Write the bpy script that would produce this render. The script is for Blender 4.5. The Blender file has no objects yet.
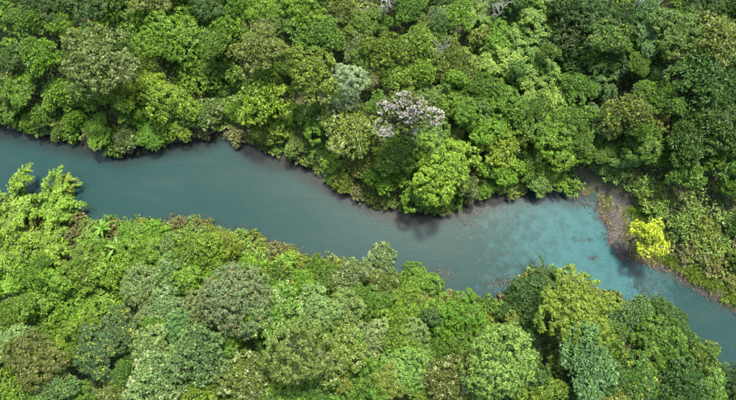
import bpy, math
import numpy as np
from mathutils import Vector, Matrix

# ------------------------------------------------------------------ camera, sky, sun, exposure
SC = bpy.context.scene
COL = SC.collection
TILT = math.radians(12.0); DIST = 62.0; HFOV = math.radians(65.0)
CAM = np.array((0.0, -DIST*math.sin(TILT), DIST*math.cos(TILT)))
cd = bpy.data.cameras.new('camera'); cd.sensor_width = 36.0; cd.sensor_fit = 'HORIZONTAL'
cd.angle = HFOV; cd.clip_end = 2000.0
cam = bpy.data.objects.new('camera', cd); COL.objects.link(cam)
cam.location = CAM; cam.rotation_euler = (TILT, 0, 0); SC.camera = cam

SUN_EL = math.radians(66.0); SUN_AZ = math.radians(18.0)      # azimuth from +Y towards +X
to_sun = Vector((math.sin(SUN_AZ)*math.cos(SUN_EL), math.cos(SUN_AZ)*math.cos(SUN_EL), math.sin(SUN_EL)))
W = bpy.data.worlds.new('World'); SC.world = W; W.use_nodes = True
nt = W.node_tree; nt.nodes.clear()
sky = nt.nodes.new('ShaderNodeTexSky'); sky.sky_type = 'NISHITA'; sky.sun_disc = False
sky.sun_elevation = SUN_EL; sky.sun_rotation = SUN_AZ
sky.air_density = 1.2; sky.dust_density = 2.5
bg = nt.nodes.new('ShaderNodeBackground'); bg.inputs['Strength'].default_value = 0.14
wo = nt.nodes.new('ShaderNodeOutputWorld')
nt.links.new(sky.outputs[0], bg.inputs[0]); nt.links.new(bg.outputs[0], wo.inputs[0])
sl = bpy.data.lights.new('sun', 'SUN'); sl.energy = 3.8; sl.angle = math.radians(7.0); sl.color = (1.0, 0.94, 0.82)
sun = bpy.data.objects.new('sun', sl); COL.objects.link(sun)
sun.rotation_euler = (-to_sun).to_track_quat('-Z', 'Y').to_euler()
SC.view_settings.view_transform = 'Standard'; SC.view_settings.look = 'None'
SC.view_settings.gamma = 1.0; SC.view_settings.use_curve_mapping = False
SC.view_settings.exposure = 1.15
SC.render.engine = 'CYCLES'
SC.cycles.max_bounces = 5; SC.cycles.diffuse_bounces = 3; SC.cycles.transmission_bounces = 2
SC.cycles.transparent_max_bounces = 4

FPX = 368.0/math.tan(HFOV/2)
cT, sT = math.cos(TILT), math.sin(TILT)
def ground_pt(px, py, z=0.0):
    """where the sight line of a photo point meets the level z"""
    a = np.asarray(px, float)-368.0; b = 200.0-np.asarray(py, float)
    dx = a; dy = b*cT + FPX*sT; dz = b*sT - FPX*cT
    t = (z-CAM[2])/dz
    return CAM[0]+t*dx, CAM[1]+t*dy
def to_px(x, y, z):
    rx = x-CAM[0]; ry = y-CAM[1]; rz = z-CAM[2]
    u = rx; v = ry*cT + rz*sT; w = ry*sT - rz*cT
    return 368.0+FPX*u/w, 200.0-FPX*v/w

RNG = np.random.default_rng(7)

# ------------------------------------------------------------------ smooth noise in numpy
_tab = np.random.default_rng(3).random((256, 256))
def vnoise(x, y):
    x = np.asarray(x, float); y = np.asarray(y, float)
    xi = np.floor(x).astype(int); yi = np.floor(y).astype(int)
    fx = x-xi; fy = y-yi; fx = fx*fx*(3-2*fx); fy = fy*fy*(3-2*fy)
    g = lambda i, j: _tab[i & 255, j & 255]
    return (g(xi,yi)*(1-fx)+g(xi+1,yi)*fx)*(1-fy)+(g(xi,yi+1)*(1-fx)+g(xi+1,yi+1)*fx)*fy
def fbm(x, y, o=4):
    s = 0; a = 0.5
    for i in range(o):
        s = s+a*vnoise(x*2**i+17*i, y*2**i-9*i); a *= 0.5
    return s
def sstep(a, b, x):
    t = np.clip((x-a)/(b-a), 0, 1); return t*t*(3-2*t)

# ------------------------------------------------------------------ river plan
NORTH = [(-160,92),(-40,116),(0,124),(30,130),(70,139),(100,145),(120,151),(140,147),(165,142),(195,138),(215,133),(225,121),(231,119),
 (238,134),(255,147),(280,157),(300,161),(320,173),(345,188),(370,199),(395,208),(420,210),(445,208),(468,204),(483,195),(510,190),
 (540,188),(560,188),(572,192),(585,202),(599,214),(607,228),(611,243),(618,256),(632,263),(645,263),(662,272),(685,284),(712,300),
 (736,314),(800,345),(940,390)]
SOUTH = [(940,450),(800,410),(745,385),(722,372),(700,350),(680,332),(660,315),(640,306),(615,300),(595,290),(575,282),(555,274),(540,270),
 (522,282),(505,296),(490,300),(470,298),(450,296),(425,288),(405,282),(385,275),(365,266),(345,264),(310,259),(285,249),(265,242),
 (240,231),(215,227),(195,222),(170,221),(140,224),(110,226),(90,222),(70,215),(30,205),(0,200),(-60,190),(-160,176)]
def densify(pl, n=4):
    out = []
    for (a, b) in zip(pl[:-1], pl[1:]):
        for k in range(n):
            out.append((a[0]+(b[0]-a[0])*k/n, a[1]+(b[1]-a[1])*k/n))
    out.append(pl[-1]); return out
def wavy(pl, amp, seed):
    p = np.array(densify(pl)); x, y = ground_pt(p[:,0], p[:,1])
    x = x+amp*(fbm(x*0.9+seed, y*0.9)-0.47)*2; y = y+amp*(fbm(x*0.9, y*0.9+seed)-0.47)*2
    return np.stack([x, y], 1)
northW = wavy(NORTH, 0.55, 11.0); southW = wavy(SOUTH, 0.55, 37.0)
RIVER = np.concatenate([northW, southW])
def poly_sd(X, Y, P):
    """signed distance, negative inside"""
    shp = X.shape; X = X.ravel(); Y = Y.ravel()
    best = np.full(X.shape, 1e9); inside = np.zeros(X.shape, bool)
    n = len(P)
    for i in range(n):
        ax, ay = P[i]; bx, by = P[(i+1) % n]
        ex, ey = bx-ax, by-ay; L = ex*ex+ey*ey+1e-12
        t = np.clip(((X-ax)*ex+(Y-ay)*ey)/L, 0, 1)
        d = (X-ax-t*ex)**2+(Y-ay-t*ey)**2
        np.minimum(best, d, out=best)
        c = ((ay > Y) != (by > Y))
        if c.any():
            xx = ax+(Y-ay)*ex/(ey if abs(ey) > 1e-9 else 1e-9)
            inside ^= c & (X < xx)
    return np.where(inside, -1, 1).reshape(shp)*np.sqrt(best).reshape(shp)
MUD = np.stack(ground_pt(*np.array([(556,186),(575,177),(600,187),(628,200),(640,214),(644,236),(654,252),(680,272),(708,292),(728,306),(720,304),(690,288),(660,272),
    (640,266),(615,262),(604,240),(596,215),(578,200)]).T), 1)

# terrain lookup grid
GX0, GX1, GY0, GY1, GS = -75.0, 75.0, -60.0, 62.0, 0.4
gx = np.arange(GX0, GX1+1e-6, GS); gy = np.arange(GY0, GY1+1e-6, GS)
MX, MY = np.meshgrid(gx, gy)
SD = poly_sd(MX, MY, RIVER)
MUDD = poly_sd(MX, MY, MUD)
mudm = sstep(0.6, -0.8, MUDD)
bank = 0.55*sstep(0.0, 1.2, SD)+0.9*sstep(1.0, 9.0, SD)+0.05*np.clip(SD-6, 0, 40)
TZ = bank*(0.75+0.5*fbm(MX*0.25, MY*0.25))+0.18*(fbm(MX*1.1, MY*1.1)-0.47)*sstep(0, 1.5, SD)
TZ = np.where(SD < 0, -0.9*sstep(0, 2.0, -SD)-0.02, TZ)
mudz = 0.025+0.30*(fbm(MX*0.7+5, MY*0.7)-0.46)
TZ = TZ*(1-mudm*(SD > -0.2))+mudz*mudm*(SD > -0.2)
def _bil(G, x, y):
    u = np.clip((np.asarray(x)-GX0)/GS, 0, len(gx)-1.001); v = np.clip((np.asarray(y)-GY0)/GS, 0, len(gy)-1.001)
    i = u.astype(int); j = v.astype(int); fu = u-i; fv = v-j
    return (G[j,i]*(1-fu)+G[j,i+1]*fu)*(1-fv)+(G[j+1,i]*(1-fu)+G[j+1,i+1]*fu)*fv
def tz(x, y): return _bil(TZ, x, y)
def sdf(x, y): return _bil(SD, x, y)
def mud_at(x, y): return _bil(MUDD, x, y)

# ------------------------------------------------------------------ mesh helpers
def mesh_np(name, V, F, mat=None, tone=None, smooth=False):
    me = bpy.data.meshes.new(name); V = np.asarray(V, np.float32); F = np.asarray(F, np.int32)
    k = F.shape[1]
    me.vertices.add(len(V)); me.vertices.foreach_set('co', V.ravel())
    me.loops.add(F.size); me.loops.foreach_set('vertex_index', F.ravel())
    me.polygons.add(len(F)); me.polygons.foreach_set('loop_start', np.arange(0, F.size, k, dtype=np.int32))
    me.polygons.foreach_set('loop_total', np.full(len(F), k, np.int32))
    if smooth: me.polygons.foreach_set('use_smooth', np.ones(len(F), bool))
    if tone is not None:
        a = me.attributes.new('tone', 'FLOAT', 'POINT'); a.data.foreach_set('value', np.asarray(tone, np.float32))
    me.update(calc_edges=True)
    if mat: me.materials.append(mat)
    return me
def nrm(a): return a/np.maximum(np.linalg.norm(a, axis=-1, keepdims=True), 1e-9)

class Leaves:
    def __init__(s): s.v = []; s.t = []
    def add(s, P, N, A, L, Wd, tone, fold=0.18, droop=0.15):
        """P leaf foot, N face normal, A pointing direction"""
        N = nrm(N); A = nrm(A-N*np.sum(A*N, -1, keepdims=True)); B = np.cross(N, A)
        L = np.asarray(L)[..., None]*np.ones((len(P), 1)); Wd = np.asarray(Wd)[..., None]*np.ones((len(P), 1))
        mid = P+A*L*0.48
        v = np.stack([P, mid+B*Wd/2+N*Wd*fold, P+A*L-N*L*droop, mid-B*Wd/2+N*Wd*fold], 1)
        s.v.append(v.reshape(-1, 3)); s.t.append(np.repeat(np.asarray(tone)*np.ones(len(P)), 4))
    def mesh(s, name, mat):
        V = np.concatenate(s.v); n = len(V)//4
        return mesh_np(name, V, np.arange(4*n).reshape(n, 4), mat, np.concatenate(s.t))
class Tubes:
    def __init__(s): s.v = []; s.f = []; s.n = 0
    def add(s, path, rad, sides=6):
        path = np.asarray(path, float); rad = np.asarray(rad, float)*np.ones(len(path))
        T = nrm(np.gradient(path, axis=0)); ref = np.array((0.31, 0.93, 0.2))
        U = nrm(np.cross(T, ref)); Vv = np.cross(T, U)
        a = np.arange(sides)*2*math.pi/sides
        ring = path[:,None,:]+rad[:,None,None]*(np.cos(a)[None,:,None]*U[:,None,:]+np.sin(a)[None,:,None]*Vv[:,None,:])
        s.v.append(ring.reshape(-1, 3)); m = len(path)
        i = np.arange(m-1)[:,None]*sides; j = np.arange(sides)[None,:]; j2 = (j+1) % sides
        f = np.stack([i+j, i+j2, i+sides+j2, i+sides+j], -1).reshape(-1, 4)
        s.f.append(f+s.n); s.n += m*sides
    def mesh(s, name, mat): return mesh_np(name, np.concatenate(s.v), np.concatenate(s.f), mat, smooth=True)
def randdir(rng, n):
    v = rng.normal(size=(n, 3)); return nrm(v)

def obj(name, me, parent=None, loc=(0,0,0), scale=(1,1,1), color=None):
    o = bpy.data.objects.new(name, me); COL.objects.link(o)
    o.parent = parent; o.location = loc; o.scale = scale
    if color is not None: o.color = (*color, 1.0)
    return o
def thing(name, label, cat, loc, rz=0.0, group=None):
    o = bpy.data.objects.new(name, None); COL.objects.link(o); o.empty_display_size = 0.3
    o.location = loc; o.rotation_euler = (0, 0, rz); o['label'] = label; o['category'] = cat
    if group: o['group'] = group
    return o

# ------------------------------------------------------------------ materials
def mat_new(name):
    m = bpy.data.materials.new(name); m.use_nodes = True; m.node_tree.nodes.clear(); return m, m.node_tree
def nd(t, kind, **kw):
    n = t.nodes.new(kind)
    for k, v in kw.items():
        if k in n.inputs: n.inputs[k].default_value = v
        else: setattr(n, k, v)
    return n
def mixc(t, fac, a, b, blend='MIX'):
    n = t.nodes.new('ShaderNodeMix'); n.data_type = 'RGBA'; n.blend_type = blend
    for sock, val in ((n.inputs[0], fac), (n.inputs[6], a), (n.inputs[7], b)):
        if hasattr(val, 'is_output'): t.links.new(val, sock)
        else: sock.default_value = val
    return n.outputs[2]
def mth(t, op, a, b=0.5, c=None):
    n = t.nodes.new('ShaderNodeMath'); n.operation = op
    for i, v in enumerate((a, b, c)):
        if v is None: continue
        if hasattr(v, 'is_output'): t.links.new(v, n.inputs[i])
        else: n.inputs[i].default_value = v
    return n.outputs[0]
def leaf_mat(name, tip_gain=(2.4, 2.15, 1.8, 1), tip=None, tip_cut=None, trans=0.2, rough=0.42, fixed=None):
    m, t = mat_new(name)
    oi = nd(t, 'ShaderNodeObjectInfo'); at = nd(t, 'ShaderNodeAttribute', attribute_name='tone'); ge = nd(t, 'ShaderNodeNewGeometry')
    base = oi.outputs['Color']
    if fixed is not None:
        base = mixc(t, ge.outputs['Random Per Island'], fixed[0], fixed[1])
    tipc = mixc(t, 1.0, base, tip_gain, 'MULTIPLY') if tip is None else tip
    f = at.outputs['Fac']
    if tip_cut is not None:
        f = mth(t, 'MULTIPLY', mth(t, 'GREATER_THAN', f, tip_cut), 0.95)
    c = mixc(t, f, base, tipc)
    lo = mth(t, 'MULTIPLY_ADD', ge.outputs['Random Per Island'], 1.15, 0.42)
    cc = nd(t, 'ShaderNodeCombineColor'); 
    for i in range(3): t.links.new(lo, cc.inputs[i])
    c = mixc(t, 1.0, c, cc.outputs[0], 'MULTIPLY')
    p = nd(t, 'ShaderNodeBsdfPrincipled', Roughness=rough); p.inputs['Specular IOR Level'].default_value = 0.28
    t.links.new(c, p.inputs['Base Color'])
    tr = nd(t, 'ShaderNodeBsdfTranslucent')
    t.links.new(mixc(t, 1.0, c, (1.25, 1.35, 0.6, 1), 'MULTIPLY'), tr.inputs[0])
    ms = nd(t, 'ShaderNodeMixShader'); ms.inputs[0].default_value = trans
    t.links.new(p.outputs[0], ms.inputs[1]); t.links.new(tr.outputs[0], ms.inputs[2])
    o = nd(t, 'ShaderNodeOutputMaterial'); t.links.new(ms.outputs[0], o.inputs[0])
    return m
M_LEAF = leaf_mat('leaf')
M_RUST = leaf_mat('leaf_with_rusty_shoots', tip=(0.26, 0.17, 0.06, 1), tip_cut=0.76)
M_PALE = leaf_mat('leaf_with_pale_shoots', tip=(0.33, 0.38, 0.17, 1), tip_cut=0.62)
M_GOLD = leaf_mat('leaf_with_golden_shoots', tip=(0.29, 0.34, 0.035, 1), tip_cut=0.68)
M_WHITE = leaf_mat('leaf_with_white_blossom', tip=(0.35, 0.335, 0.30, 1), tip_cut=0.30, trans=0.15)
M_UNDER = leaf_mat('undergrowth_leaf', fixed=((0.045,0.09,0.016,1),(0.10,0.16,0.025,1)))
M_GRASS = leaf_mat('grass_blade', fixed=((0.065,0.145,0.014,1),(0.14,0.19,0.04,1)), trans=0.2)
M_DRYGRASS = leaf_mat('dry_grass_blade', fixed=((0.12,0.115,0.05,1),(0.19,0.17,0.085,1)), trans=0.1)
M_FLOAT = leaf_mat('floating_leaf', fixed=((0.026,0.032,0.016,1),(0.034,0.026,0.018,1)), trans=0.0)
def bark_mat(name, a, b, sc=6.0, rough=0.85):
    m, t = mat_new(name); tc = nd(t, 'ShaderNodeTexCoord')
    n = nd(t, 'ShaderNodeTexNoise', Scale=sc, Detail=5.0); t.links.new(tc.outputs['Object'], n.inputs['Vector'])
    p = nd(t, 'ShaderNodeBsdfPrincipled', Roughness=rough)
    t.links.new(mixc(t, n.outputs['Fac'], a, b), p.inputs['Base Color'])
    bu = nd(t, 'ShaderNodeBump', Strength=0.5, Distance=0.03); t.links.new(n.outputs['Fac'], bu.inputs['Height']); t.links.new(bu.outputs[0], p.inputs['Normal'])
    o = nd(t, 'ShaderNodeOutputMaterial'); t.links.new(p.outputs[0], o.inputs[0]); return m
M_BARK = bark_mat('bark', (0.05,0.038,0.027,1), (0.16,0.13,0.10,1))
M_PALEBARK = bark_mat('weathered_wood', (0.30,0.28,0.25,1), (0.52,0.50,0.46,1))
M_CULM = bark_mat('bamboo_culm', (0.16,0.18,0.07,1), (0.30,0.28,0.14,1))
M_TWIG = bark_mat('dead_twig', (0.055,0.045,0.036,1), (0.15,0.13,0.11,1), 2.0)

def soil_mat():
    m, t = mat_new('forest_soil'); tc = nd(t, 'ShaderNodeTexCoord')
    n1 = nd(t, 'ShaderNodeTexNoise', Scale=0.5, Detail=8.0, Roughness=0.7); n2 = nd(t, 'ShaderNodeTexNoise', Scale=5.0, Detail=6.0)
    for n in (n1, n2): t.links.new(tc.outputs['Object'], n.inputs['Vector'])
    c = mixc(t, n1.outputs['Fac'], (0.045,0.038,0.018,1), (0.05,0.075,0.02,1))
    c = mixc(t, mth(t, 'MULTIPLY', n2.outputs['Fac'], 0.5), c, (0.12,0.09,0.05,1))
    mud = nd(t, 'ShaderNodeAttribute', attribute_name='tone')
    r = nd(t, 'ShaderNodeValToRGB'); r.color_ramp.elements[0].position = 0.36; r.color_ramp.elements[1].position = 0.66
    r.color_ramp.elements[0].color = (0.013,0.015,0.014,1); r.color_ramp.elements[1].color = (0.050,0.041,0.026,1)
    t.links.new(mixc(t, 0.5, n1.outputs['Fac'], n2.outputs['Fac']), r.inputs[0])
    mk = mth(t, 'GREATER_THAN', mth(t, 'ADD', mud.outputs['Fac'], mth(t, 'MULTIPLY', n2.outputs['Fac'], 0.4)), 0.7)
    c = mixc(t, mk, c, r.outputs[0])
    p = nd(t, 'ShaderNodeBsdfPrincipled', Roughness=0.8); t.links.new(c, p.inputs['Base Color'])
    t.links.new(mth(t, 'MULTIPLY_ADD', mk, -0.35, 0.9), p.inputs['Roughness'])
    bu = nd(t, 'ShaderNodeBump', Strength=0.7, Distance=0.12); t.links.new(n2.outputs['Fac'], bu.inputs['Height']); t.links.new(bu.outputs[0], p.inputs['Normal'])
    o = nd(t, 'ShaderNodeOutputMaterial'); t.links.new(p.outputs[0], o.inputs[0]); return m
def water_mat():
    m, t = mat_new('river_water'); tc = nd(t, 'ShaderNodeTexCoord')
    n1 = nd(t, 'ShaderNodeTexNoise', Scale=0.11, Detail=5.0); n2 = nd(t, 'ShaderNodeTexNoise', Scale=0.9, Detail=7.0, Roughness=0.65)
    n3 = nd(t, 'ShaderNodeTexNoise', Scale=4.0, Detail=6.0, Roughness=0.7)
    for n in (n1, n2, n3): t.links.new(tc.outputs['Object'], n.inputs['Vector'])
    deep = mixc(t, n1.outputs['Fac'], (0.006,0.032,0.028,1), (0.015,0.045,0.040,1))
    deep = mixc(t, mth(t, 'MULTIPLY', n2.outputs['Fac'], 0.35), deep, (0.024,0.047,0.042,1))
    mp = nd(t, 'ShaderNodeMapping'); mp.inputs['Rotation'].default_value = (0, 0, 0.32); mp.inputs['Scale'].default_value = (0.10, 0.55, 1.0); t.links.new(tc.outputs['Object'], mp.inputs[0])
    n4 = nd(t, 'ShaderNodeTexNoise', Scale=1.0, Detail=6.0, Roughness=0.6, Distortion=0.8); t.links.new(mp.outputs[0], n4.inputs['Vector'])
    stk = nd(t, 'ShaderNodeMapRange'); stk.inputs['From Min'].default_value = 0.48; stk.inputs['From Max'].default_value = 0.72; t.links.new(n4.outputs['Fac'], stk.inputs['Value'])
    deep = mixc(t, mth(t, 'MULTIPLY', stk.outputs[0], 0.3), deep, (0.038,0.054,0.047,1))
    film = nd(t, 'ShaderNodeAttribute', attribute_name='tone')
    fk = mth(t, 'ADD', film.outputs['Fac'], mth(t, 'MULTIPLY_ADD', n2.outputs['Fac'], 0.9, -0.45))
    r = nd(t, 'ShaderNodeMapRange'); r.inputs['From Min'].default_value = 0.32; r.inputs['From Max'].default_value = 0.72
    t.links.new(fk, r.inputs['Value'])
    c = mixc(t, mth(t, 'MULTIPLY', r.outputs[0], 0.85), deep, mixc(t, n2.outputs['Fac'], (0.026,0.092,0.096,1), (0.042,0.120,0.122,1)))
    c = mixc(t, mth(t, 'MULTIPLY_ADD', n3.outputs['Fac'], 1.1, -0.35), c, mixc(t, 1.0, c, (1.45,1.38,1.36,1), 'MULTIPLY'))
    sh = nd(t, 'ShaderNodeAttribute', attribute_name='bank_shade')
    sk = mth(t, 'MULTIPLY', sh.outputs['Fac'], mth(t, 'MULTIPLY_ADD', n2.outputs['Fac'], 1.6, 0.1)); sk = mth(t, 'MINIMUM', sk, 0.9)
    c = mixc(t, sk, c, (0.012,0.013,0.009,1))  # shade under the north bank, painted into the water colour
    p = nd(t, 'ShaderNodeBsdfPrincipled', Roughness=0.16, IOR=1.33); t.links.new(c, p.inputs['Base Color'])
    h = mth(t, 'ADD', n3.outputs['Fac'], mth(t, 'MULTIPLY', n2.outputs['Fac'], 0.8))
    bu = nd(t, 'ShaderNodeBump', Strength=0.30, Distance=0.03); t.links.new(h, bu.inputs['Height']); t.links.new(bu.outputs[0], p.inputs['Normal'])
    o = nd(t, 'ShaderNodeOutputMaterial'); t.links.new(p.outputs[0], o.inputs[0]); return m

# ------------------------------------------------------------------ ground and water
nxg, nyg = len(gx), len(gy)
idx = np.arange(nxg*nyg).reshape(nyg, nxg)
FQ = np.stack([idx[:-1,:-1], idx[:-1,1:], idx[1:,1:], idx[1:,:-1]], -1).reshape(-1, 4)
gm = mesh_np('ground', np.stack([MX, MY, TZ], -1).reshape(-1, 3), FQ, soil_mat(), sstep(0.8, -0.8, MUDD).ravel(), smooth=True)
g = obj('ground', gm); g['kind'] = 'structure'; g['label'] = 'forest floor and low river banks under the trees'
wx = np.arange(GX0, GX1+1e-6, 0.5); wy = np.arange(GY0, GY1+1e-6, 0.5)
WX, WY = np.meshgrid(wx, wy); wp = to_px(WX, WY, 0.0)
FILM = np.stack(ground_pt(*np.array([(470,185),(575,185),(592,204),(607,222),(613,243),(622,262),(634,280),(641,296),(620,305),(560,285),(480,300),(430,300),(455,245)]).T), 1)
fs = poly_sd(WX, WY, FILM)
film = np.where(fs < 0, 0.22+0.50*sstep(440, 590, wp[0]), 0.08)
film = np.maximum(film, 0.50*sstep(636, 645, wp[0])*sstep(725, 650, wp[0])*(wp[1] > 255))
iw = np.arange(WX.size).reshape(WX.shape)
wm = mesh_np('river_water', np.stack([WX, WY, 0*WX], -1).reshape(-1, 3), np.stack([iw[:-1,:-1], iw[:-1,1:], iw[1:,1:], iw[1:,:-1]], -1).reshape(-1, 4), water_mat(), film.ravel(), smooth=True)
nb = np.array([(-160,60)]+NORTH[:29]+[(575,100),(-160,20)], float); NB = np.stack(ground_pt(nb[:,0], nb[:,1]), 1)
bshade = wm.attributes.new('bank_shade', 'FLOAT', 'POINT'); bshade.data.foreach_set('value', sstep(2.6, 0.6, poly_sd(WX, WY, NB)).astype(np.float32).ravel())  # mask for the painted dark shade and reflection beside the north bank
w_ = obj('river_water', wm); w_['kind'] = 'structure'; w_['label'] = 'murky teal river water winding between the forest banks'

# ------------------------------------------------------------------ crown prototypes
UP = np.array((0, 0, 1.0))
def clump_centres(rng, R, flat, n, low=-0.25, lobes=5, lob=0.22, minsep=None):
    """uneven dome of clump centres"""
    out = []; ph = rng.random((lobes, 3)); ld = randdir(rng, lobes); la = rng.random(lobes)*lob*1.6
    tries = 0; sep = (minsep or 1.55*R/math.sqrt(n))
    while len(out) < n and tries < n*60:
        tries += 1
        d = randdir(rng, 1)[0]
        if d[2] < low: continue
        k = 1-lob+np.sum(la*np.clip(ld@d, 0, 1)**4)*1.6
        k *= 0.90+0.18*rng.random()
        if rng.random() < 0.14: k *= 0.72
        p = d*R*k; p[2] *= flat
        if out and np.min(np.linalg.norm(np.array(out)-p, axis=1)) < sep*(0.75 if tries > n*25 else 1): continue
        out.append(p)
    return np.array(out)
def lobed_centres(rng, R, flat, n, nl, low=-0.2):
    """clump centres over several merged sub-crowns of different height and size"""
    Lc = []; 
    for i in range(nl):
        a = 2.4*i+rng.random()*0.9; q = R*(0.0 if i == 0 else (0.34+0.5*rng.random()))
        Lc.append((np.array((q*math.cos(a), q*math.sin(a), R*flat*(0.2*(i == 0)+0.6*(rng.random()-0.62)))), R*(0.42 if i == 0 else 0.20+0.24*rng.random())))
    out = []; tries = 0; sep = 1.30*R/math.sqrt(n); wts = np.array([l[1]**2 for l in Lc]); wts /= wts.sum()
    while len(out) < n and tries < n*70:
        tries += 1
        c, r = Lc[int(rng.choice(nl, p=wts))]
        d = randdir(rng, 1)[0]
        if d[2] < low: continue
        p = c+d*r*np.array((1, 1, 0.85))*(0.82+0.30*rng.random())
        if any(np.linalg.norm((p-c2)/np.array((1, 1, 0.85))) < r2*0.72 for c2, r2 in Lc): continue
        if out and np.min(np.linalg.norm(np.array(out)-p, axis=1)) < sep*(0.7 if tries > n*30 else 1): continue
        out.append(p)
    return np.array(out)
def crown_clumpy(seed, R, n, per, rc, L, Wd, flat=0.75, low=-0.25, rosette=False, lob=0.22, inner=0.07, fold=0.18, nl=0):
    rng = np.random.default_rng(seed); lv = Leaves()
    C = lobed_centres(rng, R, flat, n, nl) if nl else clump_centres(rng, R, flat, n, low, lob=lob)
    for c in C:
        out = nrm(c+np.array((0,0,0.35*R)))
        k = int(per*(0.7+0.6*rng.random())); r = rc*(0.7+0.6*rng.random()); tn = rng.random()**1.3*0.6
        d = randdir(rng, k); d = nrm(d+out*0.75)
        if rosette:
            P = c+d*r*0.12*rng.random((k,1)); A = d+0.12*randdir(rng, k)
            N = nrm(np.cross(np.cross(A, UP), A)+0.45*randdir(rng, k)+1e-4)
            lv.add(P, N, A, L*(0.7+0.5*rng.random(k)), Wd*(0.7+0.5*rng.random(k)), np.clip(tn+0.3*rng.random(k), 0, 1), fold, 0.22)
        else:
            ns = max(5, k//6); d = nrm(randdir(rng, ns)+out*0.75)
            Sc = c+d*r*(0.55+0.55*rng.random((ns,1)))*np.array((1, 1, 0.8)); st = np.clip(tn*0.45+0.7*rng.random(ns)**2.2, 0, 1)
            so = nrm(d*0.8+UP*0.7+0.35*randdir(rng, ns))
            Sc = np.repeat(Sc, 6, 0); so = np.repeat(so, 6, 0); st = np.repeat(st, 6); q = len(Sc)
            A = nrm(randdir(rng, q)+so*0.45-UP*0.12); N = nrm(so+0.45*randdir(rng, q))
            lv.add(Sc+A*0.02, N, A, L*(0.65+0.6*rng.random(q)), Wd*(0.65+0.6*rng.random(q)), np.clip(st+0.12*rng.normal(size=q), 0, 1), fold, 0.22)
    k = int(n*per*inner); d = randdir(rng, k); d[:,2] = np.abs(d[:,2])*1.1-0.15
    P = d*R*(0.3+0.45*rng.random((k,1)))*np.array((1,1,flat))
    lv.add(P, UP+0.8*randdir(rng, k), randdir(rng, k), L*1.25, Wd*1.35, 0.1*rng.random(k))
    return lv, C
def branches(seed, R, C, depth, m=12, r0=0.11):
    rng = np.random.default_rng(seed); tb = Tubes()
    foot = np.array((0, 0, -depth))
    for i in rng.permutation(len(C))[:m]:
        c = C[i]*0.92; t = np.linspace(0, 1, 6)[:,None]
        mid = foot+(c-foot)*np.array((0.35,0.35,0.62))+rng.normal(size=3)*0.12*R
        path = (1-t)**2*foot+2*t*(1-t)*mid+t*t*c
        tb.add(path, np.linspace(r0, 0.018, 6)*(R/3.5), 5)
        for q in range(2):
            s0 = path[3+q]; e = s0+(randdir(rng, 1)[0]+UP*0.6)*R*0.28
            tb.add(np.array([s0, (s0+e)/2+rng.normal(size=3)*0.05*R, e]), np.array((0.035,0.025,0.01))*(R/3.5), 4)
    return tb
def trunk_mesh(seed):
    rng = np.random.default_rng(seed); t = np.linspace(0, 1, 9)
    path = np.stack([0.25*np.sin(t*2.3+rng.random()*6)*t*(1-t)*2, 0.25*np.cos(t*2.9+rng.random()*6)*t*(1-t)*2, t], 1)
    rad = 0.15*(1-0.45*t)+0.14*np.exp(-t*16)
    tb = Tubes(); tb.add(path, rad, 8); return tb.mesh('trunk', M_BARK)
TRUNKS = [trunk_mesh(i) for i in range(4)]

PROTO = {}
def reg(kind, R, lv, C, seed, mat=None, depth=0.55, m=12, r0=0.11):
    cm = lv.mesh('crown', mat or M_LEAF); bm = branches(seed, R, C, depth*R, m, r0).mesh('branches', M_BARK)
    PROTO.setdefault(kind, []).append(dict(R=R, crown=cm, branches=bm, depth=depth*R))
def reg_mat(newkind, kind, mat):
    for p in PROTO[kind]:
        q = dict(p); q['crown'] = p['crown'].copy(); q['crown'].materials.clear(); q['crown'].materials.append(mat)
        PROTO.setdefault(newkind, []).append(q)
for s in range(4):
    R = 3.2; lv, C = crown_clumpy(100+s, R, 125, 112, 0.44, 0.20, 0.11, flat=0.85, nl=10); reg('broad', R, lv, C, 100+s)
for s in range(2):
    R = 4.4; lv, C = crown_clumpy(160+s, R, 230, 112, 0.46, 0.20, 0.11, flat=0.8, nl=15); reg('big', R, lv, C, 160+s)
for s in range(3):
    R = 1.7; lv, C = crown_clumpy(140+s, R, 48, 78, 0.36, 0.21, 0.115, flat=0.9, nl=5); reg('small', R, lv, C, 140+s)
for s in range(3):
    R = 3.4; lv, C = crown_clumpy(200+s, R, 160, 96, 0.46, 0.165, 0.10, flat=0.82, lob=0.18); reg('fine', R, lv, C, 200+s)
for s in range(4):
    R = 2.8; lv, C = crown_clumpy(300+s, R, 210, 26, 0.5, 0.31, 0.105, flat=0.85, rosette=True, inner=0.18, nl=9); reg('tuft', R, lv, C, 300+s)
R = 2.0; lv, C = crown_clumpy(390, R, 80, 34, 0.5, 0.30, 0.10, flat=0.75, rosette=True, inner=0.0, nl=5); reg('sparse', R, lv, C, 390, m=22)
for s in range(3):
    R = 3.0; lv, C = crown_clumpy(400+s, R, 170, 72, 0.46, 0.17, 0.10, flat=0.5, inner=0.1, nl=8)
    reg('vine', R, lv, C, 400+s, depth=0.35)
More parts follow.
